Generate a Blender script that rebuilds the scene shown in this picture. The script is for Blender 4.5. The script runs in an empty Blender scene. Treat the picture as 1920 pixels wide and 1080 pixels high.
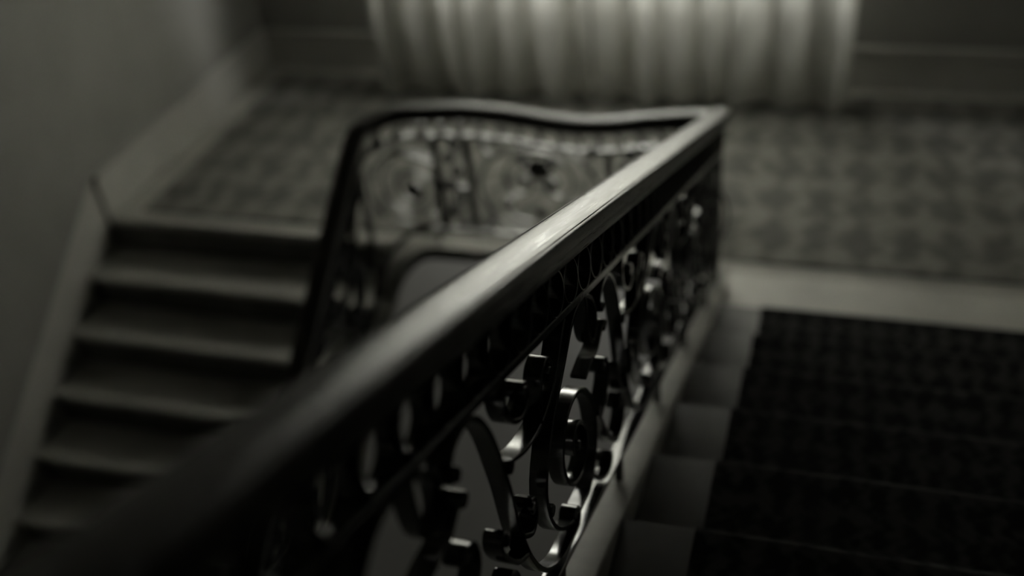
import bpy, bmesh, math, random
from mathutils import Vector, Matrix
random.seed(4)
scene = bpy.context.scene
COL = scene.collection

# ------------------------------------------------------------------ camera
cam_data = bpy.data.cameras.new('camera')
cam = bpy.data.objects.new('camera', cam_data)
COL.objects.link(cam)
scene.camera = cam
CX, CY, CZ = 0.45, 0.0, 2.958
RIGHT = Vector((0.956, 0.278, -0.091)).normalized()
FWD = Vector((-0.277, 0.763, -0.584)).normalized()
UP = RIGHT.cross(FWD).normalized()
RIGHT = FWD.cross(UP).normalized()
mw = Matrix((( RIGHT.x, UP.x, -FWD.x, CX), (RIGHT.y, UP.y, -FWD.y, CY), (RIGHT.z, UP.z, -FWD.z, CZ), (0, 0, 0, 1)))
cam.matrix_world = mw
cam_data.sensor_fit = 'HORIZONTAL'
cam_data.sensor_width = 36.0
cam_data.lens = 2000.0 / 1920.0 * 36.0
cam_data.clip_start = 0.05
cam_data.dof.use_dof = True
cam_data.dof.focus_distance = 1.93
cam_data.dof.aperture_fstop = 1.0

# ------------------------------------------------------------------ world, lights, exposure
world = bpy.data.worlds.new('world')
scene.world = world
world.use_nodes = True
bg = world.node_tree.nodes['Background']
bg.inputs['Color'].default_value = (0.80, 0.82, 0.78, 1)
bg.inputs['Strength'].default_value = 0.25

def area(name, loc, target, sx, sy, power):
    l = bpy.data.lights.new(name, 'AREA')
    l.shape = 'RECTANGLE'; l.size = sx; l.size_y = sy; l.energy = power
    l.color = (1.0, 0.995, 0.95)
    o = bpy.data.objects.new(name, l); COL.objects.link(o)
    o.location = loc
    o.rotation_euler = (Vector(target) - Vector(loc)).to_track_quat('-Z', 'Y').to_euler()
    return o
area('daylight_landing_window', (-0.85, 6.62, 2.05), (-0.85, 4.0, 1.5), 2.4, 2.3, 700)
area('daylight_hall_doorway', (-1.0, 8.9, -0.75), (-1.0, 5.0, -1.2), 3.0, 1.8, 34)

vs = scene.view_settings
vs.view_transform = 'Standard'
vs.look = 'None'
vs.gamma = 1.0
vs.use_curve_mapping = False
vs.exposure = 0.0
scene.cycles.use_denoising = True
scene.cycles.max_bounces = 10
scene.cycles.diffuse_bounces = 5
scene.cycles.caustics_reflective = False
scene.cycles.caustics_refractive = False

# ------------------------------------------------------------------ materials
def mat(name, color, rough=0.5, spec=0.5, coat=0.0):
    m = bpy.data.materials.new(name); m.use_nodes = True
    b = m.node_tree.nodes['Principled BSDF']
    b.inputs['Base Color'].default_value = (*color, 1)
    b.inputs['Roughness'].default_value = rough
    b.inputs['Specular IOR Level'].default_value = spec
    b.inputs['Coat Weight'].default_value = coat
    return m, b
def ramp_noise(m, b, c1, c2, scale, stretch=(1, 1, 1), detail=6, p1=.35, p2=.65, bump=0.0, bumpdist=.002, rough=None, coord='Object'):
    nt = m.node_tree
    tc = nt.nodes.new('ShaderNodeTexCoord'); mp = nt.nodes.new('ShaderNodeMapping')
    mp.inputs['Scale'].default_value = stretch
    nz = nt.nodes.new('ShaderNodeTexNoise'); nz.inputs['Scale'].default_value = scale; nz.inputs['Detail'].default_value = detail
    cr = nt.nodes.new('ShaderNodeValToRGB')
    cr.color_ramp.elements[0].position = p1; cr.color_ramp.elements[0].color = (*c1, 1)
    cr.color_ramp.elements[1].position = p2; cr.color_ramp.elements[1].color = (*c2, 1)
    nt.links.new(tc.outputs[coord], mp.inputs['Vector']); nt.links.new(mp.outputs['Vector'], nz.inputs['Vector'])
    nt.links.new(nz.outputs['Fac'], cr.inputs['Fac']); nt.links.new(cr.outputs['Color'], b.inputs['Base Color'])
    if rough:
        mr = nt.nodes.new('ShaderNodeMapRange')
        mr.inputs['From Min'].default_value = .3; mr.inputs['From Max'].default_value = .7
        mr.inputs['To Min'].default_value = rough[0]; mr.inputs['To Max'].default_value = rough[1]
        nt.links.new(nz.outputs['Fac'], mr.inputs['Value']); nt.links.new(mr.outputs['Result'], b.inputs['Roughness'])
    if bump:
        bp = nt.nodes.new('ShaderNodeBump'); bp.inputs['Strength'].default_value = bump; bp.inputs['Distance'].default_value = bumpdist
        nt.links.new(nz.outputs['Fac'], bp.inputs['Height']); nt.links.new(bp.outputs['Normal'], b.inputs['Normal'])
    return nz
def damask(m, b, c1, c2, period):
    """woven ogee damask: two crossed, bent waves with leafy noise, over fine pile"""
    nt = m.node_tree; N = nt.nodes; L = nt.links
    tc = N.new('ShaderNodeTexCoord'); sp = N.new('ShaderNodeSeparateXYZ'); L.new(tc.outputs['Object'], sp.inputs[0])
    def op(o, a, c=None):
        n = N.new('ShaderNodeMath'); n.operation = o
        for j, v in enumerate((a, c)):
            if v is None: continue
            if isinstance(v, (int, float)): n.inputs[j].default_value = v
            else: L.new(v, n.inputs[j])
        return n.outputs[0]
    k = 2 * math.pi / period
    x, y = op('MULTIPLY', sp.outputs['X'], k), op('MULTIPLY', sp.outputs['Y'], k * .62)
    ogee = op('MULTIPLY', op('SINE', op('ADD', x, op('MULTIPLY', op('SINE', y), 1.3))), op('SINE', op('SUBTRACT', x, op('MULTIPLY', op('SINE', y), 1.3))))
    leaf = op('MULTIPLY', op('SINE', op('ADD', op('MULTIPLY', x, 3), op('MULTIPLY', op('SINE', op('MULTIPLY', y, 2)), 1.8))), op('SINE', op('MULTIPLY', y, 4)))
    nz = N.new('ShaderNodeTexNoise'); nz.inputs['Scale'].default_value = 4 / period; nz.inputs['Detail'].default_value = 4
    L.new(tc.outputs['Object'], nz.inputs['Vector'])
    v = op('ADD', op('ADD', op('MULTIPLY', ogee, .20), op('MULTIPLY', leaf, .10)), nz.outputs['Fac'])
    cr = N.new('ShaderNodeValToRGB'); e = cr.color_ramp.elements
    e[0].position = .38; e[0].color = (*c1, 1); e[1].position = .62; e[1].color = (*c2, 1)
    L.new(v, cr.inputs['Fac']); L.new(cr.outputs['Color'], b.inputs['Base Color'])
    f = N.new('ShaderNodeTexNoise'); f.inputs['Scale'].default_value = 500
    bp = N.new('ShaderNodeBump'); bp.inputs['Strength'].default_value = .4; bp.inputs['Distance'].default_value = .003
    L.new(tc.outputs['Object'], f.inputs['Vector']); L.new(f.outputs['Fac'], bp.inputs['Height']); L.new(bp.outputs['Normal'], b.inputs['Normal'])

M_WOOD, b = mat('polished_dark_wood', (.05, .047, .04), .6, .40, 0)
b.inputs['Coat Roughness'].default_value = .30
ramp_noise(M_WOOD, b, (.030, .029, .025), (.064, .060, .053), 230, (1, 1, 1), 5, .35, .7, .05, .0012, (.24, .40), 'UV')
M_IRON, b = mat('black_wrought_iron', (.010, .010, .010), .42, 1.0)
ramp_noise(M_IRON, b, (.008, .008, .0077), (.018, .018, .017), 60, detail=5, bump=.03, bumpdist=.0008, rough=(.12, .22))
M_KERB, b = mat('pale_limestone', (.42, .41, .37), .55, .4)
ramp_noise(M_KERB, b, (.33, .327, .297), (.45, .444, .404), 7, detail=8, bump=.1)
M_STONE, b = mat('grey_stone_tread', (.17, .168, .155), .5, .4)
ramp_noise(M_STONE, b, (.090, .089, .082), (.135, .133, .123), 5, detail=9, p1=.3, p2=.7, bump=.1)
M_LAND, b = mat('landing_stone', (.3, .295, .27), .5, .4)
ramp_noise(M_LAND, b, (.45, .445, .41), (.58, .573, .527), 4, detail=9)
M_RUNNER, b = mat('dark_stair_runner', (.02, .02, .02), .95, .1)
damask(M_RUNNER, b, (.008, .008, .0085), (.04, .04, .037), .16)
M_CARPET, b = mat('landing_carpet', (.2, .2, .18), .95, .1)
damask(M_CARPET, b, (.17, .17, .157), (.31, .306, .278), .40)
M_WALL, b = mat('wall_paint', (.16, .158, .147), .7, .3)
ramp_noise(M_WALL, b, (.26, .257, .24), (.30, .296, .276), 3)
M_SKIRT, b = mat('skirting_paint', (.30, .296, .275), .5, .4)
ramp_noise(M_SKIRT, b, (.45, .445, .415), (.51, .505, .47), 4)
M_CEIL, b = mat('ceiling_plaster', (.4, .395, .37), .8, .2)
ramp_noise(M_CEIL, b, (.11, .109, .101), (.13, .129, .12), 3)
M_HALL, b = mat('hall_floor', (.42, .415, .385), .6, .3)
ramp_noise(M_HALL, b, (.40, .395, .366), (.45, .445, .412), 1.5, detail=4)
M_FRAME, b = mat('window_paint', (.55, .545, .51), .45, .4)
ramp_noise(M_FRAME, b, (.53, .525, .49), (.57, .565, .53), 8)
M_GLASS = bpy.data.materials.new('window_glass'); M_GLASS.use_nodes = True
nt = M_GLASS.node_tree; nt.nodes.clear()
o_ = nt.nodes.new('ShaderNodeOutputMaterial'); mx = nt.nodes.new('ShaderNodeMixShader'); mx.inputs[0].default_value = .08
t_ = nt.nodes.new('ShaderNodeBsdfTransparent'); g_ = nt.nodes.new('ShaderNodeBsdfGlossy'); g_.inputs['Roughness'].default_value = .02
nt.links.new(t_.outputs[0], mx.inputs[1]); nt.links.new(g_.outputs[0], mx.inputs[2]); nt.links.new(mx.outputs[0], o_.inputs[0])
M_SHEER = bpy.data.materials.new('sheer_curtain_cloth'); M_SHEER.use_nodes = True
nt = M_SHEER.node_tree; nt.nodes.clear()
o_ = nt.nodes.new('ShaderNodeOutputMaterial'); mx = nt.nodes.new('ShaderNodeMixShader'); mx.inputs[0].default_value = .55
d_ = nt.nodes.new('ShaderNodeBsdfDiffuse'); d_.inputs['Color'].default_value = (.62, .62, .57, 1)
t_ = nt.nodes.new('ShaderNodeBsdfTranslucent'); t_.inputs['Color'].default_value = (.62, .62, .57, 1)
wv = nt.nodes.new('ShaderNodeTexNoise'); wv.inputs['Scale'].default_value = 40
cr = nt.nodes.new('ShaderNodeValToRGB'); cr.color_ramp.elements[0].color = (.58, .58, .535, 1); cr.color_ramp.elements[1].color = (.66, .66, .61, 1)
tc = nt.nodes.new('ShaderNodeTexCoord'); nt.links.new(tc.outputs['Object'], wv.inputs['Vector'])
nt.links.new(wv.outputs['Fac'], cr.inputs['Fac']); nt.links.new(cr.outputs['Color'], d_.inputs['Color']); nt.links.new(cr.outputs['Color'], t_.inputs['Color'])
nt.links.new(d_.outputs[0], mx.inputs[1]); nt.links.new(t_.outputs[0], mx.inputs[2]); nt.links.new(mx.outputs[0], o_.inputs[0])

# ------------------------------------------------------------------ helpers
def link(name, me, m, parent=None, smooth=False):
    if m and not me.materials: me.materials.append(m)
    o = bpy.data.objects.new(name, me); COL.objects.link(o)
    if parent: o.parent = parent
    if smooth:
        for p in me.polygons: p.use_smooth = True
        me.set_sharp_from_angle(angle=math.radians(38))
    return o
def struct(o, label=None, cat=None):
    o['kind'] = 'structure'
    if label: o['label'] = label
    if cat: o['category'] = cat
    return o
def tag(o, label, cat, group=None):
    o['label'] = label; o['category'] = cat
    if group: o['group'] = group
    return o
def empty(name, loc):
    o = bpy.data.objects.new(name, None); COL.objects.link(o); o.location = loc
    o.empty_display_size = .1
    return o
def boxes(name, bs, m, parent=None, bevel=0.0, off=(0, 0, 0)):
    bm = bmesh.new()
    for (x0, x1, y0, y1, z0, z1) in bs:
        v = [bm.verts.new((x - off[0], y - off[1], z - off[2])) for z in (z0, z1) for y in (y0, y1) for x in (x0, x1)]
        for f in ((0, 2, 3, 1), (4, 5, 7, 6), (0, 1, 5, 4), (2, 6, 7, 3), (0, 4, 6, 2), (1, 3, 7, 5)):
            bm.faces.new([v[i] for i in f])
    if bevel:
        bmesh.ops.bevel(bm, geom=bm.edges[:], offset=bevel, segments=3, profile=.5, affect='EDGES')
    me = bpy.data.meshes.new(name); bm.to_mesh(me); bm.free()
    return link(name, me, m, parent, smooth=bool(bevel))
def catmull(P, n=10):
    P = [Vector(p) for p in P]
    Q = [P[0] * 2 - P[1]] + P + [P[-1] * 2 - P[-2]]
    out = []
    for i in range(1, len(Q) - 2):
        a, b_, c, d = Q[i - 1], Q[i], Q[i + 1], Q[i + 2]
        for k in range(n):
            t = k / n
            out.append(.5 * ((2 * b_) + (c - a) * t + (2 * a - 5 * b_ + 4 * c - d) * t * t + (3 * b_ - a - 3 * c + d) * t ** 3))
    out.append(P[-1])
    return out
def loft(name, sections, closed_path=False):
    """sections: list of rings of points (same count)"""
    n = len(sections[0]); V = [tuple(p) for s in sections for p in s]; F = []
    m = len(sections)
    for i in range(m if closed_path else m - 1):
        j = (i + 1) % m
        for k in range(n):
            l = (k + 1) % n
            F.append((i * n + k, i * n + l, j * n + l, j * n + k))
    if not closed_path:
        F.append(tuple(range(n))[::-1]); F.append(tuple((m - 1) * n + k for k in range(n)))
    me = bpy.data.meshes.new(name); me.from_pydata(V, [], F)
    bm = bmesh.new(); bm.from_mesh(me); bmesh.ops.recalc_face_normals(bm, faces=bm.faces[:]); bm.to_mesh(me); bm.free()
    return me
def sweep_plan(name, path, profile):
    """profile (w, dz) kept in vertical planes: w along the horizontal normal (to the right of travel)"""
    S = []
    for i, p in enumerate(path):
        a = path[max(0, i - 1)]; c = path[min(len(path) - 1, i + 1)]
        t = Vector((c.x - a.x, c.y - a.y, 0)).normalized()
        nrm = Vector((t.y, -t.x, 0))
        S.append([p + nrm * w + Vector((0, 0, dz)) for (w, dz) in (profile(p) if callable(profile) else profile)])
    return loft(name, S)
def flatbar(name, path, nrm, width, thick, taper=None, closed=False):
    """wrought flat bar: width along the panel normal, thickness in the panel plane, chamfered edges"""
    S = []; m = len(path); nrm = Vector(nrm).normalized(); c = min(.0018, thick * .3)
    for i, p in enumerate(path):
        if closed: a = path[i - 1]; d = path[(i + 1) % m]
        else: a = path[max(0, i - 1)]; d = path[min(m - 1, i + 1)]
        t = (d - a).normalized(); s = t.cross(nrm).normalized()
        k = taper(i / (m - 1)) if taper else 1.0
        w = width / 2 * (k if taper else 1); h = thick / 2 * k
        pr = [(-w + c, -h), (w - c, -h), (w, -h + c), (w, h - c), (w - c, h), (-w + c, h), (-w, h - c), (-w, -h + c)]
        S.append([p + nrm * x + s * y for x, y in pr])
    return loft(name, S, closed)
def join_meshes(name, ms):
    bm = bmesh.new()
    for m_ in ms:
        bm.from_mesh(m_)
    me = bpy.data.meshes.new(name); bm.to_mesh(me); bm.free()
    return me
def drum(centre, nrm, r, width, seg=14):
    nrm = Vector(nrm).normalized(); u = nrm.orthogonal().normalized(); v = nrm.cross(u)
    S = []
    for x, k in ((-width / 2, .86), (-width / 2 + .002, 1), (width / 2 - .002, 1), (width / 2, .86)):
        S.append([centre + nrm * x + (u * math.cos(2 * math.pi * q / seg) + v * math.sin(2 * math.pi * q / seg)) * r * k for q in range(seg)])
    return loft('drum', S)
def ball(centre, r, seg=12):
    S = []
    for i in range(9):
        a = -math.pi / 2 + math.pi * (i + .02) / 8.04
        S.append([centre + Vector((math.cos(a) * math.cos(2 * math.pi * q / seg), math.cos(a) * math.sin(2 * math.pi * q / seg), math.sin(a))) * r for q in range(seg)])
    return loft('ball', S)

# ------------------------------------------------------------------ plan of the stair
SL = 0.4144                                   # slope of the near flight
YL = 4.03                                     # line of the landing railing
XL = -1.60                                    # line of the lower flight's railing
SLL = 0.72                                    # slope of the lower flight
ZLAND = 0.08
def kerb_near(Y): return .12 + (3.848 - Y) * SL
def hand_near(Y): return .973 + (3.843 - Y) * .4135
def hand_low(Y): return .75 + (Y - 3.73) * SLL
def kerb_low(Y): return hand_low(Y) - .87
Y_TOP, Y_BOT = -1.1, 0.1

# ------------------------------------------------------------------ setting: walls, floors
XA, XB = -3.3, 1.75
WY = 6.00                                      # window wall
OX0, OX1, OZ0, OZ1 = -2.05, 0.34, 1.06, 2.15     # window opening
w_back = struct(boxes('wall_back', [(XA - .2, OX0, WY, WY + .25, -.2, 5.4), (OX1, XB + .2, WY, WY + .25, -.2, 5.4),
        (OX0, OX1, WY, WY + .25, -.2, OZ0), (OX0, OX1, WY, WY + .25, OZ1, 5.4)], M_WALL))
struct(boxes('wall_left', [(XA - .2, XA, -4.2, 8.6, -2.1, 5.4)], M_WALL))
struct(boxes('wall_right', [(XB, XB + .2, -4.2, 8.6, -2.1, 5.4)], M_WALL))
struct(boxes('wall_front', [(XA - .2, XB + .2, -4.4, -4.2, -2.1, 5.4)], M_WALL))
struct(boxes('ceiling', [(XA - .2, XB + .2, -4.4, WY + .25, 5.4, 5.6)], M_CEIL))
HX0, HX1, HZ1 = -2.6, .6, -.05
struct(boxes('wall_hall', [(XA - .2, HX0, 8.4, 8.6, -2.1, 0), (HX1, XB + .2, 8.4, 8.6, -2.1, 0), (HX0, HX1, 8.4, 8.6, HZ1, 0)], M_WALL))
struct(boxes('ceiling_hall', [(XA - .2, XB + .2, WY - .02, 8.6, -.02, .04)], M_CEIL))
struct(boxes('floor_hall', [(XA - .2, XB + .2, -4.4, 9.2, -2.1, -1.87)], M_HALL))
# landing slab: an L round the well
fl = struct(boxes('floor', [(XA, XB, YL + .02, WY, ZLAND - .05, ZLAND), (.04, XB, 3.555, YL + .02, ZLAND - .05, ZLAND), (XA, XL - .04, YL, YL + .02, ZLAND - .05, ZLAND)], M_LAND, bevel=.004))
# upper floor behind the camera
struct(boxes('floor_upper', [(XA, XB, -4.2, -1.0, 1.91, 2.09)], M_LAND))
# baseboard, with a cap moulding
for i, (x0, x1) in enumerate(((XA, OX0 - .12), (OX1 + .12, XB))):
    struct(boxes('baseboard_back' if i == 0 else 'baseboard_back_right', [(x0, x1, WY - .025, WY, ZLAND, ZLAND + .23), (x0, x1, WY - .04, WY, ZLAND + .23, ZLAND + .26), (x0, x1, WY - .032, WY, ZLAND, ZLAND + .05)], M_SKIRT))
struct(boxes('baseboard_left', [(XA, XA + .025, YL, WY - .025, ZLAND, ZLAND + .23), (XA, XA + .04, YL, WY - .04, ZLAND + .23, ZLAND + .26)], M_SKIRT))
struct(boxes('baseboard_right', [(XB - .025, XB, 3.6, WY - .025, ZLAND, ZLAND + .23), (XB - .04, XB, 3.6, WY - .04, ZLAND + .23, ZLAND + .26)], M_SKIRT))
# raking skirting beside the lower flight
me = bpy.data.meshes.new('trim_1')
pr_ = [(YL, ZLAND - .22), (YL, ZLAND + .26), (YL - 2.7, ZLAND + .26 - 2.7 * SLL), (YL - 2.7, ZLAND - .22 - 2.7 * SLL)]
me.from_pydata([(x, y, z) for x in (XA, XA + .003) for y, z in pr_], [], [(0, 1, 2, 3), (7, 6, 5, 4), (0, 4, 5, 1), (1, 5, 6, 2), (2, 6, 7, 3), (3, 7, 4, 0)])
struct(link('trim_1', me, M_SKIRT))
# window: frame, mullions and panes
win = struct(empty('window_1', ((OX0 + OX1) / 2, WY + .12, OZ0)))
wo = (win.location.x, win.location.y, win.location.z)
fr = .07; wx = [OX0, OX0 + (OX1 - OX0) / 3, OX0 + 2 * (OX1 - OX0) / 3, OX1]
boxes('window_frame', [(OX0, OX0 + fr, WY + .08, WY + .16, OZ0, OZ1), (OX1 - fr, OX1, WY + .08, WY + .16, OZ0, OZ1), (OX0 + fr, OX1 - fr, WY + .08, WY + .16, OZ0, OZ0 + fr), (OX0 + fr, OX1 - fr, WY + .08, WY + .16, OZ1 - fr, OZ1)], M_FRAME, win, off=wo)
boxes('window_sill', [(OX0 - .08, OX1 + .08, WY - .05, WY + .08, OZ0 - .035, OZ0)], M_FRAME, win, off=wo)
zs = [OZ0 + fr, 1.40, 1.75, OZ1 - fr]
for k in (1, 2):
    boxes('mullion', [(wx[k] - .03, wx[k] + .03, WY + .09, WY + .15, OZ0 + fr, OZ1 - fr)], M_FRAME, win, off=wo)
    boxes('glazing_bar', [(OX0 + fr, OX1 - fr, WY + .1, WY + .14, zs[k] - .016, zs[k] + .016)], M_FRAME, win, off=wo)
for i in range(3):
    for k in range(3):
        x0 = wx[i] + (fr if i == 0 else .03); x1 = wx[i + 1] - (fr if i == 2 else .03)
        boxes('pane', [(x0, x1, WY + .117, WY + .123, zs[k] + .016, zs[k + 1] - .016)], M_GLASS, win, off=wo)

# ------------------------------------------------------------------ stair flights
RUN, RISE = .38, .155
up = tag(empty('stair_flight', (0.9, 3.57, ZLAND)), 'grey stone stair flight with dark patterned runner, coming down to the landing', 'stairs')
uo = tuple(up.location)
tread_me = None; riser_me = None
for k in range(1, 13):
    yn = 3.95 - RUN * k; z = ZLAND + RISE * k
    if tread_me is None:
        t = boxes('tread', [(.0505, XB - .004, yn - RUN - .02, yn + .022, z - .035, z)], M_STONE, up, bevel=.008, off=(uo[0], yn, z)); tread_me = t.data
        r = boxes('riser', [(.0505, XB - .004, yn - .02, yn, z - RISE, z - .035)], M_STONE, up, off=(uo[0], yn, z)); riser_me = r.data
    else:
        t = link('tread', tread_me, None, up); r = link('riser', riser_me, None, up)
    for q in (t, r): q.location = (0, yn - uo[1], z - uo[2])
# sloping underside of the flight
me = bpy.data.meshes.new('soffit')
y0, y1 = 3.56, 3.95 - RUN * 13
prof = [(y0, ZLAND - .06), (y0 - .02, ZLAND - .0), (y1, ZLAND + RISE * 12 - .06), (y1, ZLAND + RISE * 12 - .24)]
me.from_pydata([(x - uo[0], y - uo[1], z - uo[2]) for x in (.0505, XB - .004) for (y, z) in prof], [], [(0, 1, 2, 3), (7, 6, 5, 4), (0, 4, 5, 1), (1, 5, 6, 2), (2, 6, 7, 3), (3, 7, 4, 0)])
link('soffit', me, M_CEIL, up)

low = tag(empty('stair_flight', (-2.45, 3.93, ZLAND)), 'grey stone stair flight going down from the landing beside the left wall', 'stairs')
lo = tuple(low.location)
LRUN, LRISE = .262, .1886
tread_me = None
for k in range(1, 11):
    yn = YL - LRUN * k; z = ZLAND - LRISE * k
    if tread_me is None:
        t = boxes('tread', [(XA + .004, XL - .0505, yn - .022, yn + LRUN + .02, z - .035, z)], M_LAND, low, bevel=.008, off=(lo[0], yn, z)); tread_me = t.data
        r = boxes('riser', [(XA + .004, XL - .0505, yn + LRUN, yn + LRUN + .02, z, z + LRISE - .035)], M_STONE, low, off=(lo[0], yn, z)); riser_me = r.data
    else:
        t = link('tread', tread_me, None, low); r = link('riser', riser_me, None, low)
    for q in (t, r): q.location = (0, yn - lo[1], z - lo[2])

# runner on the near flight: a strip that follows treads and nosings
pts = []
for k in range(12, 0, -1):
    yn = 3.95 - RUN * k; z = ZLAND + RISE * k
    pts += [(yn - RUN + .004, z), (yn + .010, z), (yn + .024, z - .008), (yn + .026, z - .026), (yn + .018, z - .038), (yn + .004, z - .045)]
pts += [(3.574, ZLAND + .004)]
RX0, RX1, TH = .223, 1.56, .009
V = []; F = []
P2 = [Vector((0, y, z)) for y, z in pts]
for i, p in enumerate(P2):
    a = P2[max(0, i - 1)]; c = P2[min(len(P2) - 1, i + 1)]
    t = (c - a).normalized(); n = Vector((0, -t.z, t.y))
    for x in (RX0, RX1):
        V.append((x, p.y + n.y * .001, p.z + n.z * .001)); V.append((x, p.y + n.y * TH, p.z + n.z * TH))
for i in range(len(P2) - 1):
    a, b_ = i * 4, i * 4 + 4
    F += [(a + 1, b_ + 1, b_ + 3, a + 3), (a, a + 2, b_ + 2, b_), (a, b_, b_ + 1, a + 1), (a + 2, a + 3, b_ + 3, b_ + 2)]
F += [(0, 1, 3, 2), (len(V) - 4, len(V) - 2, len(V) - 1, len(V) - 3)]
me = bpy.data.meshes.new('stair_runner'); me.from_pydata(V, [], F)
tag(link('stair_runner', me, M_RUNNER), 'dark patterned carpet runner laid down the stone treads', 'carpet')
tag(boxes('landing_carpet', [(-3.12, 1.6, 4.125, 5.86, ZLAND, ZLAND + .011)], M_CARPET, bevel=.004), 'grey patterned carpet covering the landing in front of the curtains', 'carpet')

# ------------------------------------------------------------------ stone kerb under the railing
def arc(cx, cy, r, a0, a1, n):
    return [(cx + r * math.cos(math.radians(a0 + (a1 - a0) * i / n)), cy + r * math.sin(math.radians(a0 + (a1 - a0) * i / n))) for i in range(n + 1)]
def smooth(t): t = max(0, min(1, t)); return t * t * (3 - 2 * t)
RK, RK2 = .13, .22
def build_path(zn, zl_mid, zlow):
    """run down the near flight, round the corner, along the landing, round and down the lower flight"""
    P = []
    n = 60
    for i in range(n): y = Y_TOP + (YL - RK - Y_TOP) * i / n; P.append((0.0, y))
    P += arc(-RK, YL - RK, RK, 0, 90, 10)[0:]
    for i in range(1, 40): x = -RK + (XL + RK2 + RK) * i / 40; P.append((x, YL))
    P += arc(XL + RK2, YL - RK2, RK2, 90, 180, 14)
    for i in range(1, 61): y = YL - RK2 + (Y_BOT - (YL - RK2)) * i / 60; P.append((XL, y))
    return P
plan = build_path(0, 0, 0)
def zkerb(i, x, y):
    if x > -1e-6: 
        z = kerb_near(y)
        return max(z, .12) if y > 3.6 else z
    if x > XL + RK2: return .12
    if y > YL - RK2 + 1e-6 or x > XL + 1e-6:
        ang = math.atan2(XL + RK2 - x, y - (YL - RK2)) / (math.pi / 2)
        return .12 + (kerb_low(YL - RK2) - .12) * smooth(ang * .5 + .0) * 2 if ang < 1 else kerb_low(YL - RK2)
    return kerb_low(y)
LZ = [(0.0, .895), (-.13, .868), (-.3, .848), (-.5, .815), (-.62, .808), (-.75, .818), (-.95, .845), (-1.15, .853), (-1.38, .832)]
def zl(x):
    for (a, za), (c, zc) in zip(LZ[:-1], LZ[1:]):
        if c <= x <= a: return za + (zc - za) * smooth((a - x) / (a - c)) * .5 + (zc - za) * .5 * ((a - x) / (a - c))
    return LZ[-1][1] if x < LZ[-1][0] else LZ[0][1]
def zhand(i, x, y):
    if x > -1e-6: return hand_near(y)
    if x > -RK and y < YL: 
        ang = math.atan2(x + RK, y - (YL - RK)); t = 1 - ang / (math.pi / 2)
        return hand_near(YL - RK) + (zl(-RK) - hand_near(YL - RK)) * (1 - (1 - t) ** 2)
    if x > XL + RK2: return zl(x)
    if x > XL + 1e-6:
        ang = math.atan2(XL + RK2 - x, y - (YL - RK2)) / (math.pi / 2)
        z0 = zl(XL + RK2); z1 = hand_low(YL - RK2)
        return z0 + (z1 - z0) * (.35 * ang + .65 * ang ** 2)
    return hand_low(y)
def smooth_z(P, it):
    for _ in range(it):
        Z = [p.z for p in P]
        for i in range(1, len(P) - 1): P[i].z = .25 * Z[i - 1] + .5 * Z[i] + .25 * Z[i + 1]
kp = [Vector((x, y, zkerb(i, x, y))) for i, (x, y) in enumerate(plan)]
smooth_z(kp, 3)
# travelling down, the well lies to the LEFT of travel: w<0 ... profile w is to the right of travel
# well side mouldings first
KP = [(-.062, -.004), (-.058, 0), (.046, 0), (.050, -.004), (.050, -.085), (-.030, -.085), (-.030, -.078), (-.056, -.072), (-.060, -.066), (-.060, -.044), (-.050, -.040), (-.050, -.030), (-.062, -.024)]
# direction of travel is +Y on the near flight, so its right is +X (treads)
def kerb_profile(p):
    d = .25 if (p.x > -.02 and p.y < 3.6) else .085      # deep string beside the near treads, thin slab edge elsewhere
    return [(w, -d if dz == -.085 else dz) for w, dz in KP]
me = sweep_plan('stair_kerb', kp, kerb_profile)
tag(link('stair_kerb', me, M_KERB, smooth=True), 'pale moulded stone kerb running round the stairwell under the iron railing', 'kerb')

# ------------------------------------------------------------------ railing
rail = tag(empty('stair_railing', (0, YL - .1, .12)), 'black scrolled wrought iron railing with polished wooden handrail round the stairwell', 'railing')
ro = Vector(rail.location)
def part(name, me, m, parent, smooth=True):
    o = link(name, me, m, None, smooth)
    o.parent = parent
    # keep world coordinates: children of the railing carry the inverse of its position
    base = Vector((0, 0, 0))
    q = parent
    while q is not None:
        base += q.location; q = q.parent
    o.location = -base
    return o
hp = [Vector((x, y, zhand(i, x, y))) for i, (x, y) in enumerate(plan)]
smooth_z(hp, 4)
half = [(.0, .0178), (.012, .0175), (.021, .0166), (.028, .0152), (.0314, .0138), (.0324, .0090), (.0338, .0090), (.0347, .0134), (.0380, .0124), (.0403, .0095), (.0415, .0040), (.0412, -.009), (.0400, -.0175), (.0385, -.0190), (.0390, -.0210), (.0385, -.031), (.0365, -.042), (.034, -.0445), (.020, -.047)]
HP = [(w, z) for w, z in half] + [(-w, z) for w, z in reversed(half[1:])]
hmesh = sweep_plan('handrail', hp, HP)
# grain follows the rail: u = length along it (1:14 stretch), v = distance round the section
ln = [0.0]
for a, c in zip(hp[:-1], hp[1:]): ln.append(ln[-1] + (c - a).length)
gd = [0.0]
for a, c in zip(HP[:-1], HP[1:]): gd.append(gd[-1] + math.hypot(c[0] - a[0], c[1] - a[1]))
uvl = hmesh.uv_layers.new(name='grain')
for lp_ in hmesh.loops:
    i_, k_ = divmod(lp_.vertex_index, len(HP))
    uvl.data[lp_.index].uv = (ln[i_] * .035, gd[k_])
hr = part('handrail', hmesh, M_WOOD, rail)
hr['label'] = 'polished dark wooden handrail with a fine groove along each edge'

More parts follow.
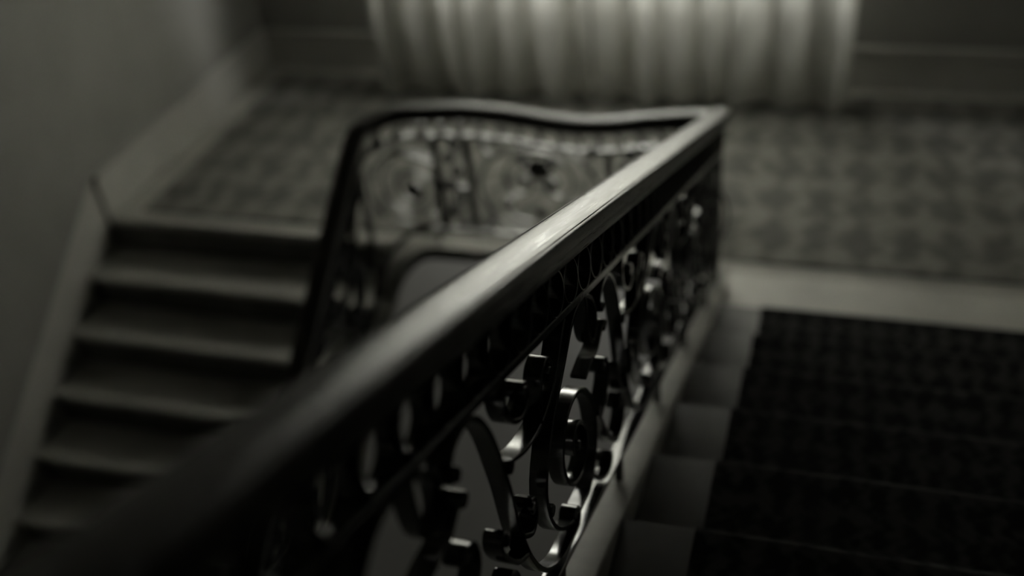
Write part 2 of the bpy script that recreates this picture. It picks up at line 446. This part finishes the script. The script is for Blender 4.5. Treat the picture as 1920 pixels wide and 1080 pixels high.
BW, BT = .034, .010
class Panel:
    def __init__(s, fmap, nrm, name):
        s.f = fmap; s.n = Vector(nrm); s.name = name
    def path(s, P, n=9):
        return [s.f(p.x, p.y) for p in catmull([(a, b_, 0) for a, b_ in P], n)]
def spiral(c, r0, r1, a0, turns, n=16):
    out = []
    m = max(6, int(abs(turns) * n))
    for i in range(m + 1):
        t = i / m; a = math.radians(a0) + turns * 2 * math.pi * t; r = r0 + (r1 - r0) * t ** .8
        out.append((c[0] + r * math.cos(a), c[1] + r * math.sin(a)))
    return out
def scroll(pan, P, eye=None, n=8, w=None, t=BT, eye_r=.011, taper=None):
    if w is None: w = .021 if pan.name == 'landing' else BW
    ms = [flatbar('scroll', pan.path(P, n), pan.n, w, t, taper)]
    if eye: ms += [drum(pan.f(*e), pan.n, eye_r, w * 1.12) for e in eye]
    return join_meshes('scroll', ms)

# --- unit of the raked panels (u along the flight, b above the kerb)
U = .827
def unit(pan):
    L = []
    arch = [(-.095, .585), (-.09, .615), (-.06, .642), (0, .650), (.055, .595), (.100, .470), (.128, .345), (.168, .245), (.235, .165), (.33, .125), (.43, .130)]
    L.append(('scroll', scroll(pan, arch + spiral((.445, .165), .036, .012, -90, .9)[1:], [(.445, .165), (-.078, .590)])))
    big = [(.575, .655), (.52, .63), (.45, .565), (.335, .451), (.275, .335), (.305, .235), (.405, .170), (.53, .170)]
    big += spiral((.497, .335), .172, .030, -65, 1.72, 18)
    L.append(('scroll', scroll(pan, big, [(.497, .335)], 4)))
    br = [(.108, .505), (.20, .487), (.30, .502), (.385, .556), (.440, .620), (.47, .655)]
    L.append(('scroll', scroll(pan, br)))
    L.append(('scroll_tip', scroll(pan, [(.285, .498), (.292, .545), (.315, .595), (.345, .612), (.368, .598), (.362, .575), (.345, .570)], [(.349, .583)])))
    L.append(('scroll_tip', scroll(pan, [(.135, .655), (.128, .61), (.148, .572), (.195, .556), (.232, .575), (.232, .608), (.208, .615)], [(.212, .600)])))
    L.append(('scroll_tip', scroll(pan, [(.155, .270), (.105, .285), (.065, .320), (.040, .358), (.048, .385), (.068, .378)], [(.060, .368)])))
    L.append(('scroll_tip', scroll(pan, [(.140, .320), (.185, .300), (.215, .325), (.212, .362), (.190, .372)], [(.195, .352)])))
    # drooping leaf under the bar and the blade that rises to meet it
    leaf = [(.62, .655), (.668, .640), (.700, .600), (.700, .555), (.672, .530), (.640, .555), (.628, .605), (.628, .652)]
    L.append(('leaf', scroll(pan, leaf, None, 8, BW * .9, BT)))
    L.append(('leaf', scroll(pan, [(.585, .470), (.640, .490), (.695, .505), (.735, .535), (.760, .545)], [(.757, .540)], 8, BW, BT, .013)))
    # ogee that ties the spiral to the next arch
    og = [(.655, .350), (.700, .300), (.735, .250), (.790, .195), (.850, .175), (.905, .205), (.920, .255), (.895, .285), (.868, .268)]
    L.append(('scroll', scroll(pan, og, [(.878, .262)])))
    L.append(('scroll_tip', scroll(pan, [(.690, .312), (.735, .345), (.775, .395), (.772, .440), (.742, .452), (.724, .432)], [(.738, .430)])))
    L.append(('scroll_tip', scroll(pan, [(.60, .195), (.655, .150), (.720, .125), (.768, .135), (.772, .165), (.748, .170)], [(.756, .155)])))
    for c_ in ((.112, .497), (.668, .345), (.290, .285)):
        L.append(('collar', drum(pan.f(*c_), pan.n, .0130, BW * 1.22)))
    return L

# near flight
Y0 = .983
near = Panel(lambda u, b_: Vector((0, Y0 + u, kerb_near(Y0 + u) + b_ * 1.032)), (1, 0, 0), 'near')
def bar_path(pan, a0, a1, b_, n=2): return [pan.f(a0 + (a1 - a0) * i / n, b_) for i in range(n + 1)]
ya, yb = -1.05 - Y0, 3.885 - Y0
near_frame = part('panel_frame', join_meshes('panel_frame', [
    flatbar('b', bar_path(near, ya, yb, .666), near.n, .036, .017),
    flatbar('b', bar_path(near, ya, yb, .098), near.n, .034, .012),
    flatbar('b', [Vector((0, 3.885, .05)), Vector((0, 3.885, .93))], near.n, .03, .03),
    ]), M_IRON, rail)
part('core_bar', flatbar('core_bar', bar_path(near, ya, yb, .766), near.n, .030, .006), M_IRON, near_frame)
for u in [-.2 + .55 * i for i in range(-2, 6)]:
    part('foot', flatbar('foot', [near.f(u, .001), near.f(u, .098)], near.n, .02, .02), M_IRON, near_frame)
near_frame['label'] = 'flat iron bars framing the panel down the near flight'
proto = unit(near)
for k in range(-2, 3):
    for nm, me in proto:
        o = part(nm, me, M_IRON, near_frame)
        o.location += Vector((0, U * k, -U * k * SL))
# short closing unit by the corner
end = Panel(lambda u, b_: Vector((0, Y0 + 3 * U + u * .46, kerb_near(Y0 + 3 * U + u * .46) + b_ * 1.032)), (1, 0, 0), 'end')
for nm, me in unit(end)[:10]:
    part(nm, me, M_IRON, near_frame)
def ring_mesh(c, along, up_, n, rx, rz, w=.034, t=.0038, seg=28):
    P = [c + along * (rx * math.cos(2 * math.pi * i / seg)) + up_ * (rz * math.sin(2 * math.pi * i / seg)) for i in range(seg)]
    return flatbar('ring', P, n, w, t, None, True)
RP = .0975
ring0 = ring_mesh(Vector((0, Y0, kerb_near(Y0) + .7435)), Vector((0, 1, -SL)), Vector((0, 0, 1)), (1, 0, 0), RP / 2 - .001, .0495)
for i in range(-18, 30):
    o = part('ring', ring0, M_IRON, near_frame)
    o.location += Vector((0, RP * i + .039, -(RP * i + .039) * SL))

# landing
NL = Vector((0, 1, 0))
lp = Panel(lambda a, b_: Vector((-a, YL, .12 + b_)), NL, 'landing')
def lbar(a): return zl(-a) - .12 - .140
fr_p = [lp.f(a / 20, lbar(a / 20)) for a in range(2, 30)]
land_frame = part('panel_frame', join_meshes('panel_frame', [
    flatbar('b', fr_p, NL, .034, .011),
    flatbar('b', [lp.f(.08, .075), lp.f(1.42, .075)], NL, .034, .012)]), M_IRON, rail)
for a in (.15, .55, .95, 1.36):
    part('foot', flatbar('foot', [lp.f(a, .001), lp.f(a, .075)], NL, .02, .02), M_IRON, land_frame)
land_frame['label'] = 'flat iron bars framing the panel across the landing'
i = 0; a = .12
while a < 1.46:
    part('ring', ring_mesh(lp.f(a, lbar(a) + .047), Vector((1, 0, 0)), Vector((0, 0, 1)), NL, .0445, .0415), M_IRON, land_frame); a += .091
H = .53                                   # clear height of the landing panel
def mirror(P, c): return [(2 * c - x, y) for x, y in P]
def landing_spiral(c, sgn):
    P = [(c[0] + sgn * .155, .085), (c[0] + sgn * .175, .22), (c[0] + sgn * .165, .33), (c[0] + sgn * .10, .435), (c[0] + sgn * .0, .47)]
    S = spiral((0, 0), .185, .020, 100, 2.15, 20)
    S = [(c[0] - sgn * -x * 1.0, c[1] + y) for x, y in S]
    return P[:-1] + S
for c, sgn in (((1.455, .285), -1), ((.195, .285), 1)):
    part('scroll', scroll(lp, landing_spiral(c, sgn), [c], 4, eye_r=.036), M_IRON, land_frame)
    part('scroll', scroll(lp, [(c[0] - sgn * .225 * math.cos(math.radians(q)), c[1] - .02 + .225 * math.sin(math.radians(q))) for q in range(-40, 121, 16)], None, 3), M_IRON, land_frame)
    part('scroll', scroll(lp, [(c[0] - sgn * .16, .10), (c[0] - sgn * .10, .095), (c[0] - sgn * .02, .085), (c[0] + sgn * .06, .10), (c[0] + sgn * .10, .135), (c[0] + sgn * .075, .155)], [(c[0] + sgn * .083, .14)]), M_IRON, land_frame)
for a in (1.315, 1.155, .495, .335):
    part('upright_bar', flatbar('upright_bar', [lp.f(a, .075), lp.f(a + .008, .2), lp.f(a, .35), lp.f(a, lbar(a))], NL, .028, .030), M_IRON, land_frame)
for ac in (1.235, .415):
    for k in range(7):
        part('knob', ball(lp.f(ac + (.016 if k % 2 else -.016), .115 + k * .072), .028), M_IRON, land_frame)
    part('collar', flatbar('collar', [lp.f(ac - .09, .315), lp.f(ac + .09, .315)], NL, .03, .018), M_IRON, land_frame)
mc = (.825, .325)
part('medallion_hoop', flatbar('medallion_hoop', [lp.f(mc[0] + .285 * math.cos(math.radians(q)), mc[1] + .235 * math.sin(math.radians(q))) for q in range(0, 360, 8)], NL, .021, BT, None, True), M_IRON, land_frame)
for sx in (1, -1):
    def m(P): return [(mc[0] + sx * x, mc[1] + y) for x, y in P]
    part('scroll', scroll(lp, m([(0, .205), (.06, .19), (.13, .14), (.16, .06), (.13, -.01), (.07, -.02), (.035, .02), (.05, .065), (.085, .06)]), m([(.07, .045)]), eye_r=.018), M_IRON, land_frame)
    part('scroll', scroll(lp, m([(0, -.21), (.05, -.17), (.12, -.15), (.18, -.10), (.17, -.05), (.13, -.06), (.135, -.09)]), m([(.145, -.08)]), eye_r=.016), M_IRON, land_frame)
    part('scroll_tip', scroll(lp, m([(.03, .12), (.075, .135), (.085, .165), (.06, .18)]), m([(.065, .16)]), eye_r=.020), M_IRON, land_frame)
    part('leaf', scroll(lp, m([(.215, .175), (.255, .20), (.275, .235), (.25, .25)]), m([(.255, .232)]), eye_r=.016), M_IRON, land_frame)
    part('leaf', scroll(lp, m([(.225, -.16), (.265, -.19), (.28, -.225), (.25, -.235)]), m([(.258, -.22)]), eye_r=.016), M_IRON, land_frame)
part('rosette', join_meshes('rosette', [ball(lp.f(mc[0], mc[1] + .115), .03)] + [ball(lp.f(mc[0] + .042 * math.cos(q * math.pi / 3), mc[1] + .115 + .042 * math.sin(q * math.pi / 3)), .02) for q in range(6)]), M_IRON, land_frame)
part('knob', ball(lp.f(mc[0], mc[1] - .12), .026), M_IRON, land_frame)

# corner and lower flight: panel follows the plan curve, then goes down the lower flight
YC = YL - RK2
lw = Panel(lambda u, b_: Vector((XL, YC - .02 - u, kerb_low(YC - .02 - u) + b_)), (1, 0, 0), 'lower')
ub = YC - Y_BOT - .05
lframe = part('panel_frame', join_meshes('panel_frame', [
    flatbar('b', bar_path(lw, 0, ub, .690), lw.n, .036, .016),
    flatbar('b', bar_path(lw, 0, ub, .098), lw.n, .034, .012),
    flatbar('b', [lw.f(0, .002), lw.f(0, .80)], lw.n, .026, .026)]), M_IRON, rail)
for u in (.5, 1.1, 1.7, 2.3, 2.9, 3.4):
    part('foot', flatbar('foot', [lw.f(u, .001), lw.f(u, .098)], lw.n, .02, .02), M_IRON, lframe)
lframe['label'] = 'flat iron bars framing the panel down the lower flight'
lproto = unit(lw)
for k in range(4):
    for nm, me in lproto:
        o = part(nm, me, M_IRON, lframe); o.location += Vector((0, -(U * k + .10), -(U * k + .10) * SLL))
ring1 = ring_mesh(lw.f(0, .750), Vector((0, -1, -SLL)), Vector((0, 0, 1)), (1, 0, 0), .045, .052)
for i in range(38):
    o = part('ring', ring1, M_IRON, lframe); o.location += Vector((0, -(.05 + .092 * i), -(.05 + .092 * i) * SLL))
# curved corner bars with short rings between
def curve_pts(off, a0=90, a1=180, n=10):
    P = []
    for q in range(n + 1):
        an = math.radians(a0 + (a1 - a0) * q / n); x = XL + RK2 + RK2 * math.cos(an); y = YC + RK2 * math.sin(an)
        P.append((x, y))
    return P
ck = [i for i, (x, y) in enumerate(plan) if XL - 1e-6 <= x <= XL + RK2 + .02 and y >= YC - .03]
def corner_bar(f):
    S = [];
    P = [Vector((kp[i].x, kp[i].y, f(i))) for i in ck]
    out = []
    for j, p in enumerate(P):
        a = P[max(0, j - 1)]; c = P[min(len(P) - 1, j + 1)]; t = (c - a).normalized(); n = Vector((t.y, -t.x, 0)).normalized(); s = t.cross(n)
        out.append([p + n * x + s * y for x, y in ((-.017, -.0055), (.017, -.0055), (.017, .0055), (-.017, .0055))])
    return loft('corner_bar', out)
part('corner_bar', corner_bar(lambda i: hp[i].z - .14), M_IRON, lframe)
part('corner_bar', corner_bar(lambda i: kp[i].z + .08), M_IRON, lframe)
for j in ck[2:-2:4]:
    p = hp[j]; d = (hp[j + 1] - hp[j - 1]).normalized(); n = Vector((d.y, -d.x, 0)).normalized()
    part('ring', ring_mesh(Vector((p.x, p.y, p.z - .094)), d, Vector((0, 0, 1)), n, .043, .043), M_IRON, lframe)

# ------------------------------------------------------------------ curtains
def curtain(x0, x1, label, seed, dy=0.0):
    rnd = random.Random(seed)
    ph = [rnd.uniform(0, 6.28) for _ in range(6)]
    nx, nz = 260, 26; zt = 3.55; V = []; F = []
    for k in range(nz + 1):
        v = k / nz; z = ZLAND + .012 + (zt - ZLAND) * v ** 1.6
        for i in range(nx + 1):
            s = i / nx; x = x0 + (x1 - x0) * s; L = (x1 - x0) * s
            amp = .052 * (1 - .35 * v)
            d = math.sin(2 * math.pi * L / .21 + ph[0] + 1.1 * math.sin(L * 5 + ph[1])) 
            y = amp * (math.copysign(abs(d) ** .8, d)) + .02 * math.sin(L * 13 + ph[2] + z * .8) + .010 * math.sin(L * 47 + ph[3] + z)
            edge = min(1, 9 * s * (1 - s)); flare = edge * .05 * math.exp(-(z - ZLAND) * 6) * math.sin(L * 9 + ph[4])
            V.append((x + flare + edge * .02 * math.cos(2 * math.pi * L / .21 + ph[0]) , WY - .30 - dy + y, z))
    for k in range(nz):
        for i in range(nx):
            a = k * (nx + 1) + i
            F.append((a, a + 1, a + nx + 2, a + nx + 1))
    me = bpy.data.meshes.new('sheer_curtain'); me.from_pydata(V, [], F)
    o = link('sheer_curtain', me, M_SHEER, smooth=True)
    tag(o, label, 'curtain', 'curtains at the landing window')
curtain(-2.36, -.962, 'pale sheer full-length curtain hanging against the dark wall and skirting', 3)
curtain(-.955, .50, 'pale sheer full-length curtain hanging behind the railing corner', 11)
